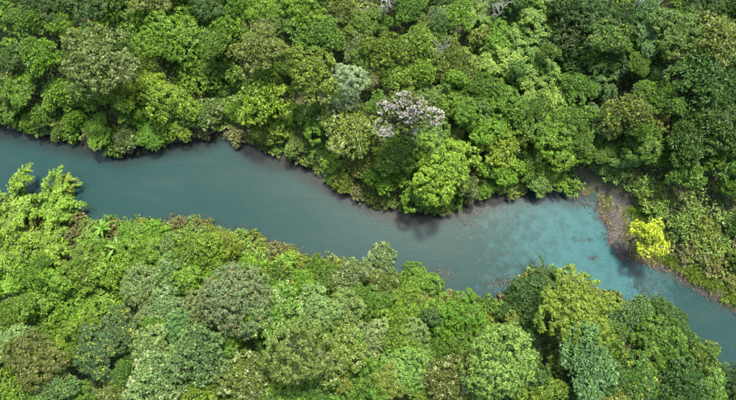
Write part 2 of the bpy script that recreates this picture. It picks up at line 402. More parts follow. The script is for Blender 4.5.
def crown_plume(seed, R, culms, L, Wd, nodes=10, per=48, spread=0.34, up=1.0):
    rng = np.random.default_rng(seed); lv = Leaves(); tb = Tubes()
    for c in range(culms):
        ph = rng.random()*2*math.pi; o = R*(0.45+0.6*rng.random()); dr = np.array((math.cos(ph), math.sin(ph), 0)); top = R*up*(0.5+0.5*rng.random())
        b = np.array((rng.normal()*0.12*R, rng.normal()*0.12*R, -0.9*R))
        t = np.linspace(0, 1, nodes)
        side = np.cross(dr, UP)*(rng.normal()*0.12*R)
        path = b+dr*o*(t**1.7)[:,None]+side*(t*t)[:,None]+UP*((0.9*R+top)*(1-(1-t)**1.6)-0.55*R*t**4)[:,None]
        tb.add(path, np.linspace(0.05, 0.008, nodes), 4); tn = rng.random()*0.7
        T = nrm(np.gradient(path, axis=0))
        for i in range(int(nodes*0.38), nodes):
            ns = per//8; w = spread*(1.0-0.4*(i/nodes))*R/3
            d = randdir(rng, ns); d[:,2] = d[:,2]*0.4+0.1
            Sc = path[i]+d*w*2.4*(0.25+0.75*rng.random((ns,1)))+T[i]*(rng.random((ns,1))-0.5)*0.5; st = np.clip(tn*0.5+0.5*rng.random(ns), 0, 1)
            Sc = np.repeat(Sc, 8, 0); d = np.repeat(d, 8, 0); st = np.repeat(st, 8); k = len(Sc)
            A = nrm(T[i]*0.8+d*0.6-UP*0.3+0.6*randdir(rng, k)*np.array((1,1,0.45))); N = nrm(UP+0.45*randdir(rng, k))
            lv.add(Sc, N, A, L*(0.7+0.6*rng.random(k)), Wd*(0.7+0.6*rng.random(k)), np.clip(st+0.1*rng.normal(size=k), 0, 1), 0.12, 0.28)
    return lv, tb
for s in range(4):
    R = 3.0; lv, tb = crown_plume(500+s, R, 24, 0.27, 0.075, nodes=15, per=56, spread=0.17, up=0.9)
    PROTO.setdefault('bamboo', []).append(dict(R=R, crown=lv.mesh('foliage', M_LEAF), branches=tb.mesh('culms', M_CULM), depth=0.9*R))
def crown_shrub(seed, R):
    rng = np.random.default_rng(seed); lv = Leaves(); tb = Tubes()
    for c in range(30):
        d = randdir(rng, 1)[0]; d[2] = abs(d[2])*0.9+0.15; e = nrm(d)*R*(0.6+0.5*rng.random()); e[2] *= 0.8
        f = np.array((rng.normal()*0.1, rng.normal()*0.1, -0.35*R))
        mid = (f+e)/2+rng.normal(size=3)*0.08*R; t = np.linspace(0, 1, 5)[:,None]
        tb.add((1-t)**2*f+2*t*(1-t)*mid+t*t*e, np.linspace(0.022, 0.006, 5), 4)
        if rng.random() < 0.18: continue
        for q in range(3):
            k = 16; c0 = e*(1-0.18*q)+rng.normal(size=3)*0.13*R; dd = nrm(randdir(rng, k)+nrm(e)*0.7)
            N = nrm(np.cross(np.cross(dd, UP), dd)+0.5*randdir(rng, k))
            lv.add(c0+dd*0.05, N, dd, 0.26*(0.7+0.5*rng.random(k)), 0.095, np.clip(rng.random()*0.6+0.3*rng.random(k), 0, 1), 0.15, 0.2)
    return lv, tb
for s in range(5):
    R = 1.1; lv, tb = crown_shrub(600+s, R)
    PROTO.setdefault('shrub', []).append(dict(R=R, crown=lv.mesh('foliage', M_LEAF), branches=tb.mesh('stems', M_TWIG), depth=0.35*R))
reg_mat('big_gold', 'big', M_GOLD); reg_mat('big_pale', 'big', M_PALE); reg_mat('broad_rust', 'broad', M_RUST); reg_mat('fine_rust', 'fine', M_RUST)
reg_mat('broad_pale', 'broad', M_PALE); reg_mat('broad_gold', 'broad', M_GOLD); reg_mat('tuft_pale', 'tuft', M_PALE); reg_mat('tuft_gold', 'tuft', M_GOLD)
for s in range(1):
    R = 2.8; lv, C = crown_clumpy(330, R, 170, 36, 0.5, 0.26, 0.10, flat=0.75, rosette=True, inner=0.3, nl=6); reg('white', R, lv, C, 330, M_WHITE)
def snag_mesh(seed, H=5.0):
    rng = np.random.default_rng(seed); tb = Tubes()
    def grow(p, d, L, r, lev):
        t = np.linspace(0, 1, 5)[:,None]; bend = rng.normal(size=3)*0.22*L
        q = p+d*L; path = p+(q-p)*t+bend*(t*(1-t)); tb.add(path, np.linspace(r, r*0.5, 5), 6 if lev < 2 else 4)
        if lev >= 4: return
        for k in range(3 if lev < 3 else 2):
            nd_ = nrm(d+0.75*randdir(rng, 1)[0]+np.array((0,0,0.1)))
            grow(path[-1] if k else path[3], nd_, L*(0.55+0.25*rng.random()), r*0.55, lev+1)
    grow(np.zeros(3), np.array((0.05,0.05,1.0)), H*0.42, 0.13, 0)
    return tb
NAMES = {'big':'broadleaf_tree','big_gold':'broadleaf_tree','big_pale':'broadleaf_tree','broad':'broadleaf_tree','small':'broadleaf_tree','fine':'fine_leaved_tree','tuft':'tufted_tree','sparse':'young_tree','vine':'vine_thicket','bamboo':'bamboo_clump','shrub':'riverside_shrub',
 'broad_rust':'broadleaf_tree','fine_rust':'fine_leaved_tree','broad_pale':'broadleaf_tree','broad_gold':'broadleaf_tree','tuft_pale':'tufted_tree','tuft_gold':'tufted_tree','white':'flowering_tree'}
COLS = {'lime':(.118,.190,.018),'bright':(.079,.158,.013),'mid':(.058,.120,.013),'dark':(.032,.070,.011),'olive':(.094,.134,.021),'grey':(.114,.174,.054),
 'blue':(.068,.134,.041),'yellow':(.235,.300,.022),'brown':(.100,.112,.040),'silver':(.175,.235,.120),'deep':(.021,.046,.010),'sage':(.094,.162,.032),'gold':(.138,.215,.020)}
placed = []      # (px, py, r_px, colour, kind)
def plant(px, py, rpx, kind, colour, label, group=None, hz=1.0, cat='tree', snapz=None):
    k = kind; pr = PROTO[k][int(RNG.integers(len(PROTO[k])))]
    depth = DIST; R = rpx/FPX*(DIST-7)
    for it in range(4):
        if k == 'vine': h = 0.45*R*hz
        elif k == 'shrub': h = 0.35*R*hz+0.1
        elif k == 'bamboo': h = 0.95*R*hz
        else: h = (2.6+1.15*R)*hz
        x, y = ground_pt(px, py, h+0.6)
        d = float(sdf(x, y))
        if k not in ('vine','shrub'):
            h = max(0.85*R, h*(0.42+0.58*min(1, max(0, d)/7.0)))
            for _ in range(3):
                x, y = ground_pt(px, py, h+max(0, float(tz(x, y))))
                if sdf(x, y) < 0.4: h *= 0.75
        R = rpx/FPX*(CAM[2]-h)/cT*(1.05 if d < 3.5 else 1.24)
    z = max(float(tz(x, y)), -0.15)
    s = R/pr['R']; rz = RNG.random()*6.283
    t = thing(NAMES[k], label, cat, (x, y, z-0.05), rz, group)
    j = 1+0.08*RNG.normal(size=3); c = np.array(COLS[colour])*(1+0.09*RNG.normal())*(1+0.05*RNG.normal(size=3))
    obj('foliage' if k in ('bamboo','shrub','vine') else 'crown', pr['crown'], t, (0,0,h), (s*j[0], s*j[1], s*min(1.15, j[2])), np.clip(c, 0.004, 0.8))
    obj('culms' if k == 'bamboo' else ('stems' if k in ('shrub','vine') else 'branches'), pr['branches'], t, (0,0,h), (s, s, s))
    if k not in ('bamboo','shrub','vine'):
        obj('trunk', TRUNKS[int(RNG.integers(4))], t, (0,0,0), (s*0.9, s*0.9, max(0.3, h-pr['depth']*s)+0.1))
    return t
# ------------------------------------------------------------------ the trees: (x, y, radius) in photo units, kind, colour, height factor, full label, short landmark phrase
T = [
# --- far bank, left
(27,22,16,'tuft','mid',1.0,'small rounded leafy tree near the upper left corner of the picture','the rounded upper-left-corner tree'),
(7,18,13,'small','bright',1,None,None),(6,60,15,'broad','dark',1,None,None),(40,56,20,'tuft','bright',0.9,None,None),
(98,60,31,'big_pale','olive',1.0,'widest olive-grey crown among the trees at the upper left of the river','the wide olive-grey crown'),
(70,32,9,'sparse','lime',1,None,None),(100,26,9,'sparse','lime',1.1,'thin yellow-tipped sapling poking out just above the wide olive-grey crown',None),
(60,17,13,'broad','bright',1,None,None),(88,8,17,'broad','dark',1,None,None),(128,16,24,'vine','bright',2.2,None,None),
(147,46,11,'fine','bright',0.9,'small smooth dome-shaped green tree right of the wide olive-grey crown','the small smooth dome-shaped tree'),
(146,59,9,'fine','bright',0.75,None,None),(172,50,9,'fine','bright',0.8,None,None),
(163,28,26,'vine','bright',2,None,None),(180,10,18,'vine','bright',2,None,None),(42,2,16,'broad','dark',1,None,None),(15,-6,16,'broad','mid',1,None,None),
(112,-4,15,'tuft','mid',1,None,None),(150,-5,18,'broad','olive',1,None,None),
(20,86,20,'broad','bright',0.75,None,None),(60,92,18,'tuft','bright',0.75,None,None),(9,108,15,'broad','mid',0.6,None,None),(43,115,16,'tuft_pale','bright',0.5,None,None),
(74,118,15,'tuft','bright',0.5,None,None),(82,94,16,'broad','bright',0.55,None,None),(118,92,18,'tuft','lime',0.6,None,None),(98,130,14,'tuft','bright',0.4,None,None),
(124,140,13,'tuft_pale','sage',0.5,'pale-leaved bush bulging furthest into the river on the upper left bank','the bulging pale bank bush'),
(130,113,16,'tuft','bright',0.5,None,None),(150,84,17,'tuft','lime',0.5,None,None),(30,123,12,'tuft','bright',0.45,None,None),
(166,100,29,'vine','lime',1.8,'yellow-green carpet of creepers beside the creek mouth','the yellow-green creeper carpet'),
(150,128,15,'vine','bright',1.6,None,None),(178,124,16,'vine','lime',1.4,None,None),(205,116,18,'tuft_pale','sage',0.65,'pale-tipped bushy tree on the left side of the creek mouth','the pale creek-mouth tree'),
(60,130,12,'tuft','mid',0.5,None,None),
(200,36,26,'vine','bright',1.6,'wide mat of bright green vines left of the rust-tipped tree','the bright vine mat'),(216,66,20,'vine','bright',1.3,None,None),(192,72,18,'vine','bright',1.2,None,None),
(226,28,17,'tuft','bright',0.8,None,None),(206,6,15,'broad','dark',1,None,None),(240,4,16,'tuft','bright',1,None,None),(262,6,15,'broad','bright',1,None,None),
(255,47,22,'broad_rust','olive',1.5,'tall crown flushed with rusty orange shoots in the upper left centre','the rust-flushed crown'),
(272,27,9,'fine','sage',1.3,'little pale green crown tucked against the top of the rust-flushed crown',None),
(288,8,15,'broad','mid',1,None,None),(305,14,20,'broad','bright',1,None,None),(318,34,20,'tuft','mid',1.0,None,None),(332,32,9,'broad','sage',1.1,None,None),
(312,74,24,'broad_gold','lime',1.4,'yellow-green rounded crown left of the small silvery tree','the yellow-green crown beside the silvery tree'),
(346,80,14,'fine','silver',1.5,'small silvery grey-green tree standing out above the river bend','the small silvery tree'),(345,98,11,'fine','silver',1.2,'lower silvery grey-green crown directly beneath the small silvery tree',None),
(357,46,14,'broad','grey',1,None,None),(343,8,15,'tuft_gold','olive',1.1,None,None),(362,24,15,'broad','mid',1,None,None),(325,-4,15,'broad','dark',1,None,None),(285,42,14,'broad','dark',0.85,None,None),(288,62,12,'broad','mid',0.8,None,None),
(262,94,25,'tuft','lime',0.85,'large lime-green leafy crown on the right side of the creek mouth','the large lime creek-mouth crown'),(242,112,17,'tuft','bright',0.5,None,None),(284,116,19,'tuft','lime',0.6,None,None),
(318,122,21,'broad','bright',0.85,None,None),(298,142,15,'tuft','sage',0.5,None,None),(268,134,15,'tuft','olive',0.5,None,None),
(356,128,25,'broad_pale','lime',1.0,'large-leaved pale lime tree below the small silvery tree','the large-leaved pale lime tree'),(338,158,17,'vine','lime',1.0,'grassy yellow-green patch of creeper sloping down to the river bend',None),
(362,166,18,'tuft','olive',0.65,None,None),(335,140,13,'tuft','mid',0.7,None,None),(225,88,14,'vine','mid',1,None,None),
# --- far bank, middle
(384,52,19,'tuft_gold','lime',1.15,'lime-crowned tree, left one of the group above the white-blossomed tree','the lime group above the blossom'),(420,44,18,'tuft_gold','lime',1.15,None,None),(396,76,15,'tuft_gold','lime',1.05,None,None),(421,70,16,'tuft','lime',1.05,None,None),
(441,21,9,'fine','blue',1.2,'tiny round blue-green tree, darkest among the lime trees at top centre','the tiny round blue-green tree'),(427,24,8,'fine','olive',1.1,None,None),
(408,10,15,'broad','mid',1,None,None),(458,12,16,'tuft','bright',1,None,None),(378,22,13,'broad','mid',0.9,None,None),(456,58,15,'tuft_gold','olive',0.95,None,None),(476,16,14,'bamboo','mid',1.2,None,None),(438,-6,14,'broad','dark',1,None,None),(390,-8,14,'broad','mid',1,None,None),
(405,111,29,'white','olive',1.65,'white-blossomed tree with pinkish flower heads above the middle of the river','the white-blossomed tree'),
(432,94,10,'broad','sage',1.0,None,None),
(482,56,19,'bamboo','bright',1.2,None,None),(502,70,23,'bamboo','bright',1.2,'biggest arching bamboo plume in the feathery grove at upper centre','the biggest arching bamboo plume'),
(522,44,21,'bamboo','mid',1.2,None,None),(538,62,20,'bamboo','bright',1.1,None,None),(508,24,19,'bamboo','mid',1.1,None,None),(541,20,23,'bamboo','mid',1.1,None,None),
(530,88,20,'bamboo','bright',1.1,None,None),(552,92,18,'bamboo','bright',1.1,None,None),(480,92,17,'tuft','mid',0.9,None,None),(465,76,15,'broad_gold','olive',0.85,None,None),(455,102,18,'broad','bright',0.8,None,None),(500,100,17,'broad','bright',0.85,None,None),
(432,138,16,'broad','sage',1.0,None,None),(397,150,19,'broad_gold','bright',0.95,None,None),(384,178,20,'tuft','bright',0.75,None,None),
(444,166,28,'big','lime',1.3,'big bright lime crown overhanging the shaded water in mid river','the overhanging big lime crown'),(420,190,22,'broad','bright',0.85,None,None),(466,186,15,'tuft_pale','sage',0.8,None,None),
(466,148,12,'vine','bright',3,None,None),(500,168,20,'broad','bright',0.85,None,None),(484,186,12,'tuft','bright',0.5,None,None),(506,140,20,'tuft','lime',0.85,None,None),(532,162,19,'tuft','mid',0.75,None,None),
(541,182,16,'tuft','sage',0.5,None,None),(515,184,13,'tuft','sage',0.5,None,None),(480,124,18,'broad','bright',0.85,None,None),(520,116,20,'tuft','mid',0.9,None,None),(548,132,19,'broad','bright',0.85,None,None),(374,196,13,'tuft','olive',0.5,None,None),(345,180,12,'tuft','olive',0.5,None,None),
# --- far bank, right
(565,28,26,'vine','dark',2.5,None,None),(575,4,17,'broad','dark',1,None,None),(600,14,18,'broad','dark',1,None,None),
(622,18,16,'broad','mid',1.1,None,None),(610,38,17,'broad_gold','mid',1.1,'tree flecked with yellow leaves at the upper right, left of the blue-green pair','the yellow-flecked upper right tree'),
(645,12,15,'tuft','blue',1.1,None,None),(650,36,16,'tuft','blue',1.15,'blue-green tufted tree beside the deep green round crown','the upper right blue-green tree'),
(676,33,21,'broad','mid',1.25,'deep green round crown at the upper right of the forest','the deep green round crown'),
(637,50,12,'broad','bright',1.0,None,None),(716,38,25,'tuft_gold','olive',1.2,'olive-yellow tufted tree near the upper right corner','the olive-yellow upper-right-corner tree'),(737,12,16,'tuft','dark',1,None,None),(690,4,15,'broad','dark',1,None,None),(715,2,14,'broad','dark',1,None,None),
(610,60,13,'tuft','dark',0.9,None,None),(601,80,22,'bamboo','mid',1.0,None,None),(576,60,20,'vine','dark',2.2,None,None),(655,70,15,'tuft','dark',0.85,None,None),(674,74,14,'broad','dark',0.85,None,None),
(642,92,8,'fine','grey',1.3,'very small silver-blue tree top in the right-hand forest','the tiny silver-blue treetop'),(661,98,18,'tuft','bright',1.0,None,None),(630,112,21,'tuft_gold','olive',1.05,None,None),
(702,74,25,'tuft','dark',1.1,None,None),(727,94,21,'tuft','dark',1.05,None,None),(692,110,18,'tuft','dark',0.95,None,None),(720,126,23,'tuft','mid',1.0,None,None),(686,142,18,'tuft','mid',0.9,None,None),
(641,140,18,'broad','bright',0.7,None,None),(626,156,15,'broad','sage',0.45,None,None),(656,152,15,'tuft','mid',0.45,None,None),(601,124,20,'bamboo','mid',0.95,None,None),(576,118,16,'broad','bright',0.9,None,None),(566,150,19,'broad','bright',0.85,None,None),(590,152,15,'tuft','mid',0.75,None,None),
(714,154,19,'tuft','mid',0.6,None,None),(736,186,15,'tuft','mid',0.5,None,None),(676,156,14,'tuft','mid',0.4,None,None),(556,176,13,'tuft','bright',0.5,None,None),(603,166,12,'tuft','sage',0.35,None,None),
(742,220,12,'tuft','mid',0.45,None,None),(743,258,10,'tuft','mid',0.45,None,None),
(649,234,19,'sparse','yellow',2.0,'bright yellow young tree standing alone on the muddy right bank','the bright yellow tree'),
# --- near bank, left
(18,202,34,'bamboo','lime',1.0,'bamboo clump at the left picture edge, leaning its feathery tips over the water','the left-edge bamboo'),(54,206,29,'bamboo','bright',1.0,None,None),(14,246,30,'bamboo','bright',1.0,None,None),(48,246,26,'bamboo','lime',0.9,None,None),(62,186,17,'bamboo','lime',1.0,'bamboo with its bare tips reaching furthest over the river on the left',None),(4,282,22,'bamboo','bright',1.0,None,None),(36,276,18,'broad','bright',0.8,None,None),
(98,247,14,'small','bright',0.8,None,None),(132,240,16,'broad','bright',0.6,None,None),(153,239,16,'broad','lime',0.6,None,None),(168,248,17,'broad_pale','sage',0.75,None,None),(85,270,19,'broad','bright',0.85,None,None),(116,274,15,'small','bright',0.85,None,None),(142,258,16,'broad','bright',0.75,None,None),(172,276,17,'broad_pale','sage',0.85,None,None),(164,304,14,'broad_pale','grey',0.95,None,None),(140,288,15,'fine','grey',0.9,None,None),
(76,304,22,'vine','bright',1.8,None,None),(102,314,20,'vine','bright',1.8,'saturated green creeper thicket below the banana plants','the saturated green creeper thicket'),(56,322,18,'vine','bright',1.8,None,None),(15,312,15,'broad','bright',0.9,None,None),(120,302,12,'vine','bright',2,None,None),
(13,346,16,'broad','grey',1.05,None,None),(38,362,21,'broad_rust','olive',1.1,'brownish crown with tan shoots in the lower left corner','the brownish lower left crown'),(52,384,17,'tuft','blue',1.05,None,None),
(95,353,19,'broad_gold','blue',1.15,'blue-green crown with yellow edge leaves at the lower left','the yellow-edged blue-green crown'),(68,346,14,'tuft_gold','lime',1,None,None),(120,332,16,'tuft_gold','blue',1.15,None,None),
(143,322,12,'broad_pale','grey',1,None,None),(150,346,17,'broad','grey',1.0,None,None),(179,330,14,'tuft','blue',1.1,None,None),(156,376,22,'tuft_pale','grey',1.15,'pale grey-green tufted crown at the bottom left','the pale bottom left crown'),(178,392,16,'broad','lime',1,None,None),(115,392,15,'tuft_pale','olive',1,None,None),(20,388,20,'broad_gold','lime',1,None,None),(130,364,13,'broad','dark',0.85,None,None),(78,394,13,'broad','mid',0.9,None,None),(5,372,12,'broad','mid',0.9,None,None),(143,402,14,'tuft','mid',0.9,None,None),
(192,258,22,'broad','bright',0.95,None,None),(226,247,15,'fine','lime',0.75,'smooth bright lime treelet on the near bank below the river bend','the smooth lime treelet'),(214,262,16,'broad','lime',0.9,None,None),(251,266,16,'small','bright',0.8,None,None),(281,268,16,'small','bright',0.7,None,None),(302,288,17,'broad','bright',0.9,None,None),(205,244,13,'small','olive',0.5,None,None),
(236,298,27,'fine_rust','grey',1.2,'grey-olive crown dotted with reddish leaves below the middle of the river','the red-dotted grey-olive crown'),(200,308,13,'fine','grey',1.1,None,None),(276,318,23,'broad_pale','bright',1.2,'crown dappled with cream-white new leaves at bottom centre','the cream-dappled crown'),(317,308,18,'broad','grey',1.1,None,None),(343,312,16,'broad','sage',1.0,None,None),
(300,352,22,'fine','sage',1.55,'smooth even sage-green dome at the bottom centre','the smooth sage-green dome'),(337,356,22,'broad_pale','lime',1.15,None,None),(262,344,15,'broad','deep',0.7,None,None),(276,368,13,'tuft','lime',0.95,None,None),(246,376,20,'tuft_pale','olive',1.05,None,None),
(198,352,24,'tuft','blue',1.2,'bluish tufted crown at the bottom left of centre','the bluish tufted crown'),(218,366,14,'tuft_pale','grey',1.05,None,None),(202,388,19,'broad_gold','lime',1.05,None,None),(232,400,14,'broad','mid',0.9,None,None),(318,388,18,'broad','mid',1,None,None),(354,378,15,'broad','mid',0.95,None,None),(284,398,14,'broad','mid',1,None,None),(222,334,15,'broad','dark',0.8,None,None),(262,288,14,'tuft','mid',0.9,None,None),(330,280,14,'broad','mid',0.8,None,None),
# --- near bank, middle
(352,274,18,'tuft_pale','grey',0.85,None,None),(382,258,18,'tuft_pale','grey',0.75,'grey-green big-leaved bush jutting over the river in mid picture','the jutting grey-green bush'),(384,284,15,'tuft_pale','olive',0.9,None,None),(413,270,8,'fine','bright',0.9,'slender bright green sapling right of the jutting grey-green bush','the slender bright green sapling'),
(421,286,19,'broad','bright',0.85,None,None),(408,304,17,'broad','bright',0.95,None,None),(398,320,17,'broad','bright',0.95,None,None),(440,312,15,'broad','bright',0.9,None,None),(462,318,25,'big','bright',1.1,'large leafy bright green crown on the near bank by the reedy cove','the bright crown by the cove'),(374,302,16,'broad','mid',0.9,None,None),
(371,338,16,'broad','grey',1.05,None,None),(374,380,18,'broad','mid',1.05,None,None),(400,346,15,'broad_gold','bright',1.05,None,None),(415,334,10,'fine','grey',1.15,None,None),(405,370,16,'fine','sage',1.15,None,None),(420,356,11,'broad','sage',1,None,None),(446,384,19,'tuft_pale','olive',1.2,'tan and yellowish crown with bare twigs left of the biggest grey-green dome','the tan yellowish crown'),(440,346,16,'broad','mid',0.85,None,None),(424,396,13,'tuft','bright',1,None,None),(356,346,10,'tuft','bright',0.95,None,None),(468,398,13,'broad','mid',0.9,None,None),
(499,364,27,'fine','sage',1.65,'biggest dense grey-green dome at the bottom right of centre','the biggest grey-green dome'),(464,352,14,'broad','mid',0.85,None,None),
# --- near bank, right
(545,276,17,'bamboo','dark',0.6,None,None),(526,298,19,'broad','dark',0.75,None,None),(508,314,14,'broad','dark',0.75,None,None),
(577,308,34,'big_gold','gold',1.6,'huge rounded yellow-green crown at the lower right beside the river','the huge yellow-green crown'),(538,324,15,'broad','dark',0.9,None,None),(530,352,14,'broad','deep',0.7,None,None),(540,392,17,'broad_gold','bright',1.05,None,None),(560,372,13,'broad','dark',0.9,None,None),
(588,364,24,'tuft','blue',1.15,'grey-blue tufted crown directly below the huge yellow-green crown','the grey-blue tufted crown'),(606,388,17,'tuft','olive',1.0,None,None),(634,320,20,'tuft','blue',1.15,'dark blue-green crown right of the huge yellow-green crown','the dark blue-green riverside crown'),(622,346,13,'tuft','brown',0.85,None,None),(664,314,17,'broad','dark',1.05,None,None),(681,338,18,'broad','dark',1.0,None,None),(700,356,17,'broad_gold','mid',0.95,None,None),(660,352,23,'broad','mid',1.1,None,None),(638,382,20,'tuft_gold','mid',1.05,None,None),(682,384,24,'broad','dark',1.1,None,None),(612,294,6,'small','dark',0.9,'single small dark treetop silhouetted against the pale water at lower right',None),(731,378,14,'broad','deep',0.9,None,None),(714,378,12,'broad','dark',0.9,None,None),(572,396,14,'tuft','dark',0.95,None,None),
]
COLW = {'gold':'yellow-green','silver':'silvery','lime':'yellow-green','bright':'bright green','mid':'mid-green','dark':'dark green','olive':'olive','grey':'grey-green','blue':'blue-green','yellow':'yellow','brown':'brownish','deep':'very dark green','sage':'pale green'}
KINDW = {'big':'leafy tree','big_gold':'yellow-tipped tree','big_pale':'pale-tipped tree','broad':'leafy tree','small':'small leafy tree','fine':'fine-leaved tree','tuft':'tufted tree','sparse':'thin sapling','vine':'vine thicket','bamboo':'feathery bamboo clump','broad_rust':'rusty tree','fine_rust':'rusty tree','broad_pale':'pale-tipped tree','broad_gold':'yellow-tipped tree','tuft_pale':'pale-tipped tufted tree','tuft_gold':'yellow-tipped tufted tree','white':'blossoming tree'}
CATW = {'vine':'thicket','bamboo':'bamboo'}
LM = [(t[0], t[1], t[7]) for t in T if t[7]]
def rel(dx, dy):
    a = math.degrees(math.atan2(-dy, dx)) % 360
    return ['right of','upper right of','above','upper left of','left of','lower left of','below','lower right of'][int((a+22.5)//45) % 8]
used = set(t[6] for t in T if t[6])
def auto_label(x, y, head):
    c = sorted(LM, key=lambda l: (l[0]-x)**2+(l[1]-y)**2)
    for i in range(14):
        s = f'{head} {rel(x-c[i][0], y-c[i][1])} {c[i][2]}'
        if i == 0 and math.hypot(x-c[0][0], y-c[0][1]) < 32: s = s.replace(head, head+' just', 1)
        if s not in used: used.add(s); return s
    return s
def group_of(x, y, k):
    side = 'far' if y < 130+0.2*x or (x > 600 and y < 260) else 'near'
    return ('bamboo clumps' if k == 'bamboo' else 'vine thickets' if k == 'vine' else 'forest trees')+f' on the {side} bank'
for (x, y, r, k, c, hz, lab, lm) in T:
    if x > 560 and y < 150 and not lab: c = {'mid':'dark','bright':'mid'}.get(c, c)  # upper right: darker foliage, with corner lens shading put into its colour
    if lab is None: lab = auto_label(x, y, f'{COLW[c]} {KINDW[k]}')
    plant(x, y, r, k, c, lab, group_of(x, y, k), hz, CATW.get(k, 'tree'))
    placed.append((x, y, r))
# young trees filling what is left of the canopy
def open_px(x, y):
    wx_, wy_ = ground_pt(x, y, 2.0); return float(sdf(wx_, wy_))
frng = np.random.default_rng(21); nf = 0
for it in range(9000):
    if nf >= 140: break
    x = frng.uniform(-14, 750); y = frng.uniform(-22, 412)
    d = open_px(x, y)
    if d < 2.2 or (x > 560 and 180 < y < 310): continue
    gap = min(math.hypot(x-a, y-b)/max(q, 12) for a, b, q in placed)
    if gap < (0.85 if nf < 75 else 0.62): continue
    r = frng.uniform(11, 16) if nf < 75 else frng.uniform(8, 13); placed.append((x, y, r)); nf += 1
    k = ['broad','tuft','small','small','tuft_gold'][int(frng.integers(5))]; c = ['mid','mid','bright','dark','olive'][int(frng.integers(5))]
    if x > 560 and c in ('bright',): c = 'mid'
    if x < 330 and c in ('dark','olive'): c = 'bright'
    plant(x, y, r, k, c, auto_label(x, y, f'low {COLW[c]} {KINDW[k]}'), group_of(x, y, k), 0.8 if nf <= 75 else 1.35)

# ------------------------------------------------------------------ shrubs along both waterlines
_o1 = ['','first','second','third','fourth','fifth','sixth','seventh','eighth','ninth','tenth','eleventh','twelfth','thirteenth','fourteenth','fifteenth','sixteenth','seventeenth','eighteenth','nineteenth','twentieth']
_tens = {20:'twenty',30:'thirty',40:'forty',50:'fifty',60:'sixty',70:'seventy',80:'eighty',90:'ninety'}
def ordw(n):
    if n <= 20: return _o1[n]
    b, u = n//10*10, n % 10
    return _tens[b][:-1]+'ieth' if u == 0 else _tens[b]+'-'+_o1[u]
SHW = {'olive':'olive','sage':'pale green','mid':'mid-green','brown':'brownish','dark':'dark green'}
scount = {}
def stretch_label(side, px, row, colour):
    if side == 'north': st = 'left of the creek mouth' if px < 228 else 'right of the creek mouth'
    else: st = 'left of the jutting grey-green bush' if px < 382 else 'right of the jutting grey-green bush'
    k = (side, row, st); scount[k] = scount.get(k, 0)+1
    bank_ = 'far' if side == 'north' else 'near'
    where = 'at the' if row == 0 else 'just behind the'
    return k, f'{SHW[colour]} twiggy shrub {where} {bank_} waterline'
srng = np.random.default_rng(5)
def along(P, step):
    seg = np.linalg.norm(np.diff(P, axis=0), axis=1); s = np.concatenate([[0], np.cumsum(seg)])
    q = np.arange(0.5, s[-1], step); return np.stack([np.interp(q, s, P[:,0]), np.interp(q, s, P[:,1])], 1)
def shrub_at(x, y, r, colour, label, grp):
    pr = PROTO['shrub'][int(srng.integers(len(PROTO['shrub'])))]; s = r/pr['R']
    t = thing('riverside_shrub', label, 'shrub', (x, y, max(0.0, float(tz(x, y)))-0.05), srng.random()*6.28, grp)
    c = np.array(COLS[colour])*(1+0.12*srng.normal())
    obj('foliage', pr['crown'], t, (0,0,0.36*r), (s, s, s*0.9), np.clip(c, 0.004, 0.8)); obj('stems', pr['branches'], t, (0,0,0.36*r), (s, s, s))
rows = []
for side, P, step in (('north', northW, 1.35), ('south', southW[::-1], 1.35)):
    for (x, y) in along(P, step):
        px, py = to_px(x, y, 0.5)
        if not (-8 < px < 744 and -8 < py < 408): continue
        if side == 'north' and px > 566: continue
        sgn = 1 if side == 'north' else -1
        for q in range(2):
            off = (0.35 if q == 0 else 1.5)+srng.random()*0.5
            xx = x+srng.normal()*0.4; yy = y+sgn*off
            if sdf(xx, yy) < -0.25: continue
            if q == 1 and srng.random() < 0.35: continue
            col_ = ['olive','sage','mid','brown'][int(srng.integers(4))] if px < 600 else ['mid','dark','olive'][int(srng.integers(3))]
            k, head = stretch_label(side, px, q, col_)
            rows.append((k, px, xx, yy, srng.uniform(0.75, 1.3), col_, head))
for k in list(scount):
    st = sorted((r for r in rows if r[0] == k), key=lambda r: r[1], reverse='left of' in k[2])
    for i, (kk, px, xx, yy, rr, col_, head) in enumerate(st):
        lab = f"{head}, {ordw(i+1)} {k[2]}"
        shrub_at(xx, yy, rr, col_, lab, f'shrubs along the {"far" if k[0] == "north" else "near"} waterline')
br = []
for i in range(85):                                     # brush behind the grassy right bank
    x = srng.uniform(605, 740); y = 170+(x-605)*0.62+srng.uniform(-8, 34)
    if y > 296: continue
    xx, yy = ground_pt(x, y, 0.6)
    if mud_at(xx, yy) < 0.9 or math.hypot(x-650, y-240) < 26: continue
    br.append((math.hypot(x-648, y-236), xx, yy))
for i, (dd_, xx, yy) in enumerate(sorted(br)):
    c_ = ['olive','sage','sage','brown','sage'][int(srng.integers(5))]
    shrub_at(xx, yy, srng.uniform(0.8, 1.4), c_, f'{SHW[c_]} twiggy bush on the right bank, {ordw(i+1)} nearest to the yellow tree', 'brush bushes on the right bank')

